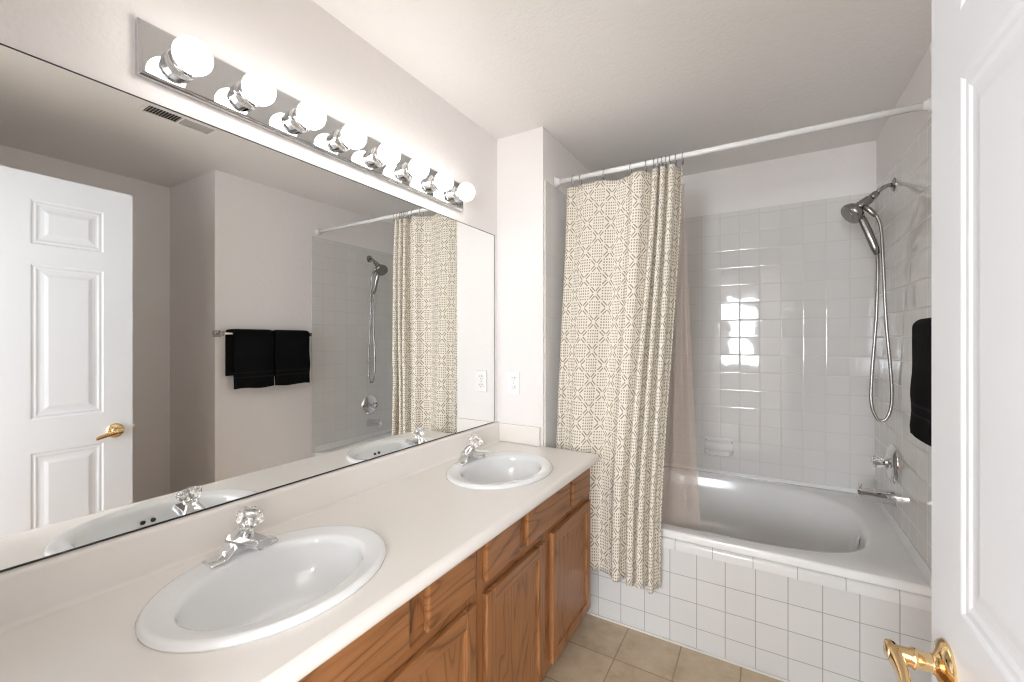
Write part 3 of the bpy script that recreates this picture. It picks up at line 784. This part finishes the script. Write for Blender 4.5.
# ------------------------------------------------------------------ towel bar and towels
TBX, TBZ = XR - .062, 1.408
tb = thing('towel_bar', (XR, 1.64, TBZ), 'slim chrome towel bar with square posts on the right wall', 'towel bar')
for y in (1.352, 1.952):
    mb = MB(); mb.box(XR - .007, XR, y - .022, y + .022, TBZ - .022, TBZ + .022); mb.box(XR - .050, XR - .007, y - .010, y + .010, TBZ - .010, TBZ + .010); mb.box(TBX - .012, TBX + .013, y - .012, y + .012, TBZ - .013, TBZ + .013)
    mb.build('post', 'nickel', tb, bevel=.002, bseg=2)
MB().tube([(TBX, 1.354, TBZ), (TBX, 1.6, TBZ), (TBX, 1.950, TBZ)], .0075, 14).build('bar', 'chrome', tb)
def towel(y0, y1, zf_, zb_, label, yb0=None):
    """thick folded towel draped over the bar: front drop to zf_, back drop to zb_"""
    th = .022; r0 = .0085; r1 = r0 + th
    mid = []   # (x, z, normal x, normal z) path of the middle line, from front bottom over the bar to back bottom
    nf = 14
    for i in range(nf): mid.append((TBX - r0 - th / 2, lerp(zf_, TBZ, i / nf), -1, 0))
    for i in range(13): a = pi - pi * i / 12; mid.append((TBX + (r0 + th / 2) * cos(a), TBZ + (r0 + th / 2) * sin(a), cos(a), sin(a)))
    for i in range(1, nf + 1): mid.append((TBX + r0 + th / 2, lerp(TBZ, zb_, i / nf), 1, 0))
    K = 22; rings = []
    for k in range(K + 1):
        u = k / K; edge = min(u, 1 - u) * K
        tk = th * (.55 if edge < .5 else (.85 if edge < 1.5 else 1))
        outer = []; inner = []
        for i, (x, z, nx, nz) in enumerate(mid):
            f = i / (len(mid) - 1); y = lerp(y0, y1, u)
            if yb0 is not None and f > .5: y = lerp(yb0, y1, u)
            drop = smooth(1 - f * 2.4) if f < .5 else 0
            wob = .010 * drop ** 2 + .0035 * sin(u * 9 + y0 * 20) * drop + .002 * sin(z * 40 + u * 4) * drop
            y += .003 * sin(z * 25 + u * 3) * drop
            zz = z + (.004 * sin(u * 7 + y0 * 9) * drop if i < 3 else 0)
            t2 = tk * (1 if 0 < i < len(mid) - 1 else .6) * (1 if abs(z - 1.14) > .022 or f > .5 else .86)
            outer.append((x + nx * (t2 / 2) + nx * 0 - wob, y, zz + nz * t2 / 2)); inner.append((x - nx * t2 / 2 - wob * .5, y, zz - nz * t2 / 2))
        rings.append(outer + inner[::-1])
    mb = MB(); mb.loft(rings); o = mb.build('hand_towel', 'towel', origin=(TBX, (y0 + y1) / 2, zf_))
    return tag(o, label, 'towel', 'black hand towels on the towel bar')
towel(1.414, 1.670, 1.052, 1.138, 'black hand towel on the bar, farther from the tub, its back flap poking out', 1.388)
towel(1.678, 1.936, 1.052, 1.115, 'black hand towel on the bar, next to the tub tiles')

# ------------------------------------------------------------------ ceiling vent
vt = thing('ceiling_vent', (1.225, .955, H), 'small rectangular louvered air vent in the ceiling', 'vent')
vx0, vx1, vy0, vy1 = 1.168, 1.282, .805, 1.105
mb = MB(); a = .016
for q in ((vx0, vx1, vy0, vy0 + a), (vx0, vx1, vy1 - a, vy1), (vx0, vx0 + a, vy0 + a, vy1 - a), (vx1 - a, vx1, vy0 + a, vy1 - a)): mb.box(*q, H - .006, H - .0003)
mb.box(vx0 + a, vx1 - a, .951, .959, H - .006, H - .0003)
mb.build('frame', 'plate', vt, bevel=.002, bseg=2)
box(vx0 + .01, vx1 - .01, vy0 + .01, vy1 - .01, H - .0012, H - .0002).build('backing', 'dark', vt)
for (p, q, sg) in ((vy0 + a, .951, 1), (.959, vy1 - a, -1)):
    mb = MB(); n_ = 11
    for i in range(n_):
        y = lerp(p, q, (i + .5) / n_); w_ = .0032
        mb.add([(vx0 + a, y - w_ * sg, H - .0065), (vx1 - a, y - w_ * sg, H - .0065), (vx1 - a, y + w_ * sg, H - .0015), (vx0 + a, y + w_ * sg, H - .0015),
                (vx0 + a, y - w_ * sg + .001, H - .0065), (vx1 - a, y - w_ * sg + .001, H - .0065), (vx1 - a, y + w_ * sg + .001, H - .0015), (vx0 + a, y + w_ * sg + .001, H - .0015)],
               [(0, 1, 2, 3), (7, 6, 5, 4), (0, 4, 5, 1), (3, 2, 6, 7), (0, 3, 7, 4), (1, 5, 6, 2)])
    mb.build('louvers', 'louver', vt)

# ------------------------------------------------------------------ open six-panel door
DX, DY0, DY1, DZT = 1.443, .075, .840, 2.078    # face nearest the camera, hinge edge, free edge, top
DTH = .035
dr = bpy.data.objects.new('door_1', None); COL.objects.link(dr); dr.location = (DX, DY0, .01); PO['door_1'] = (DX, DY0, .01); dr['kind'] = 'structure'
dr['label'] = 'white six-panel door standing open on the right'
ST = .105; MS = .088; PWd = (DY1 - DY0 - 2 * ST - MS) / 2
ycut = [DY0, DY0 + ST, DY0 + ST + PWd, DY0 + ST + PWd + MS, DY1 - ST, DY1]
zcut = [.012, .22, .885, 1.026, 1.692, 1.775, 1.968, DZT]
def door_face(mb, x, sgn):
    for i in range(5):
        for j in range(7):
            y0, y1, z0, z1 = ycut[i], ycut[i + 1], zcut[j], zcut[j + 1]
            if i in (1, 3) and j in (1, 3, 5):
                prof = [(0, 0), (.003, .0015), (.007, .006), (.012, .0065), (.0145, .0040), (.018, .0045), (.024, .0085), (.030, .0088), (.040, .0070), (.052, .0015), (.055, .0008)]
                rings = []
                for m_, d in prof:
                    d *= .48
                    rings.append([(x + sgn * d, y0 + m_, z0 + m_), (x + sgn * d, y1 - m_, z0 + m_), (x + sgn * d, y1 - m_, z1 - m_), (x + sgn * d, y0 + m_, z1 - m_)])
                mb.loft(rings, False, True, smooth=False)
            else:
                mb.add([(x, y0, z0), (x, y1, z0), (x, y1, z1), (x, y0, z1)], [(0, 1, 2, 3)])
mb = MB(); door_face(mb, DX, 1); door_face(mb, DX + DTH, -1)
for (y, ) in ((DY0,), (DY1,)): mb.add([(DX, y, .012), (DX + DTH, y, .012), (DX + DTH, y, DZT), (DX, y, DZT)], [(0, 1, 2, 3)])
for z in (.012, DZT): mb.add([(DX, DY0, z), (DX + DTH, DY0, z), (DX + DTH, DY1, z), (DX, DY1, z)], [(0, 1, 2, 3)])
dl = mb.build('door_panel', 'door', dr)
b_ = bmesh.new(); b_.from_mesh(dl.data); bmesh.ops.remove_doubles(b_, verts=b_.verts, dist=.00005); bmesh.ops.recalc_face_normals(b_, faces=b_.faces); b_.to_mesh(dl.data); b_.free()
for p in dl.data.polygons: p.use_smooth = False
# lever handles, one each side
def lever(side):
    x = DX if side < 0 else DX + DTH; y, z = DY1 - .065, .934; s_ = side
    h = MB().lathe([(0, .033), (.003, .034), (.007, .031), (.010, .022), (.013, .014), (.016, .0125)], (x, y, z), (s_, 0, 0), 36).build('door_handle', 'brass', dr, auto=50)
    MB().lathe([(.014, .0115), (.030, .0115), (.032, .0135), (.036, .0135), (.038, .0115), (.055, .0115), (.062, .010)], (x, y, z), (s_, 0, 0), 28).build('neck', 'brass', h, auto=50)
    mb = MB(); rings = []
    for i in range(15):
        u = i / 14; yy = y + .013 - .095 * u; zz = z + .001 - .020 * u ** 1.3; xx = x + s_ * (.058 - .006 * sin(pi * u))
        hh_ = lerp(.0125, .0085, u) * (1 if i not in (0, 14) else .75); w_ = lerp(.008, .005, u) * (1 if i not in (0, 14) else .6)
        rings.append([(xx + w_ * math.copysign(abs(cos(a)) ** .6, cos(a)), yy, zz + hh_ * math.copysign(abs(sin(a)) ** .6, sin(a))) for a in [2 * pi * j / 20 for j in range(20)]])
    mb.loft(rings).build('lever', 'brass', h, auto=50)
lever(-1); lever(1)
mb = MB(); mb.box(DX + .005, DX + DTH - .005, DY1, DY1 + .0015, .915, .975); mb.box(DX + .011, DX + DTH - .011, DY1 + .0015, DY1 + .011, .937, .953)
mb.build('latch_plate', 'brass', dr)
mb = MB()
for z in (.25, 1.05, 1.85): mb.tube([(DX - .004, DY0 - .003, z - .045), (DX - .004, DY0 - .003, z + .045)], .006, 12)
mb.build('hinges', 'brass', dr)
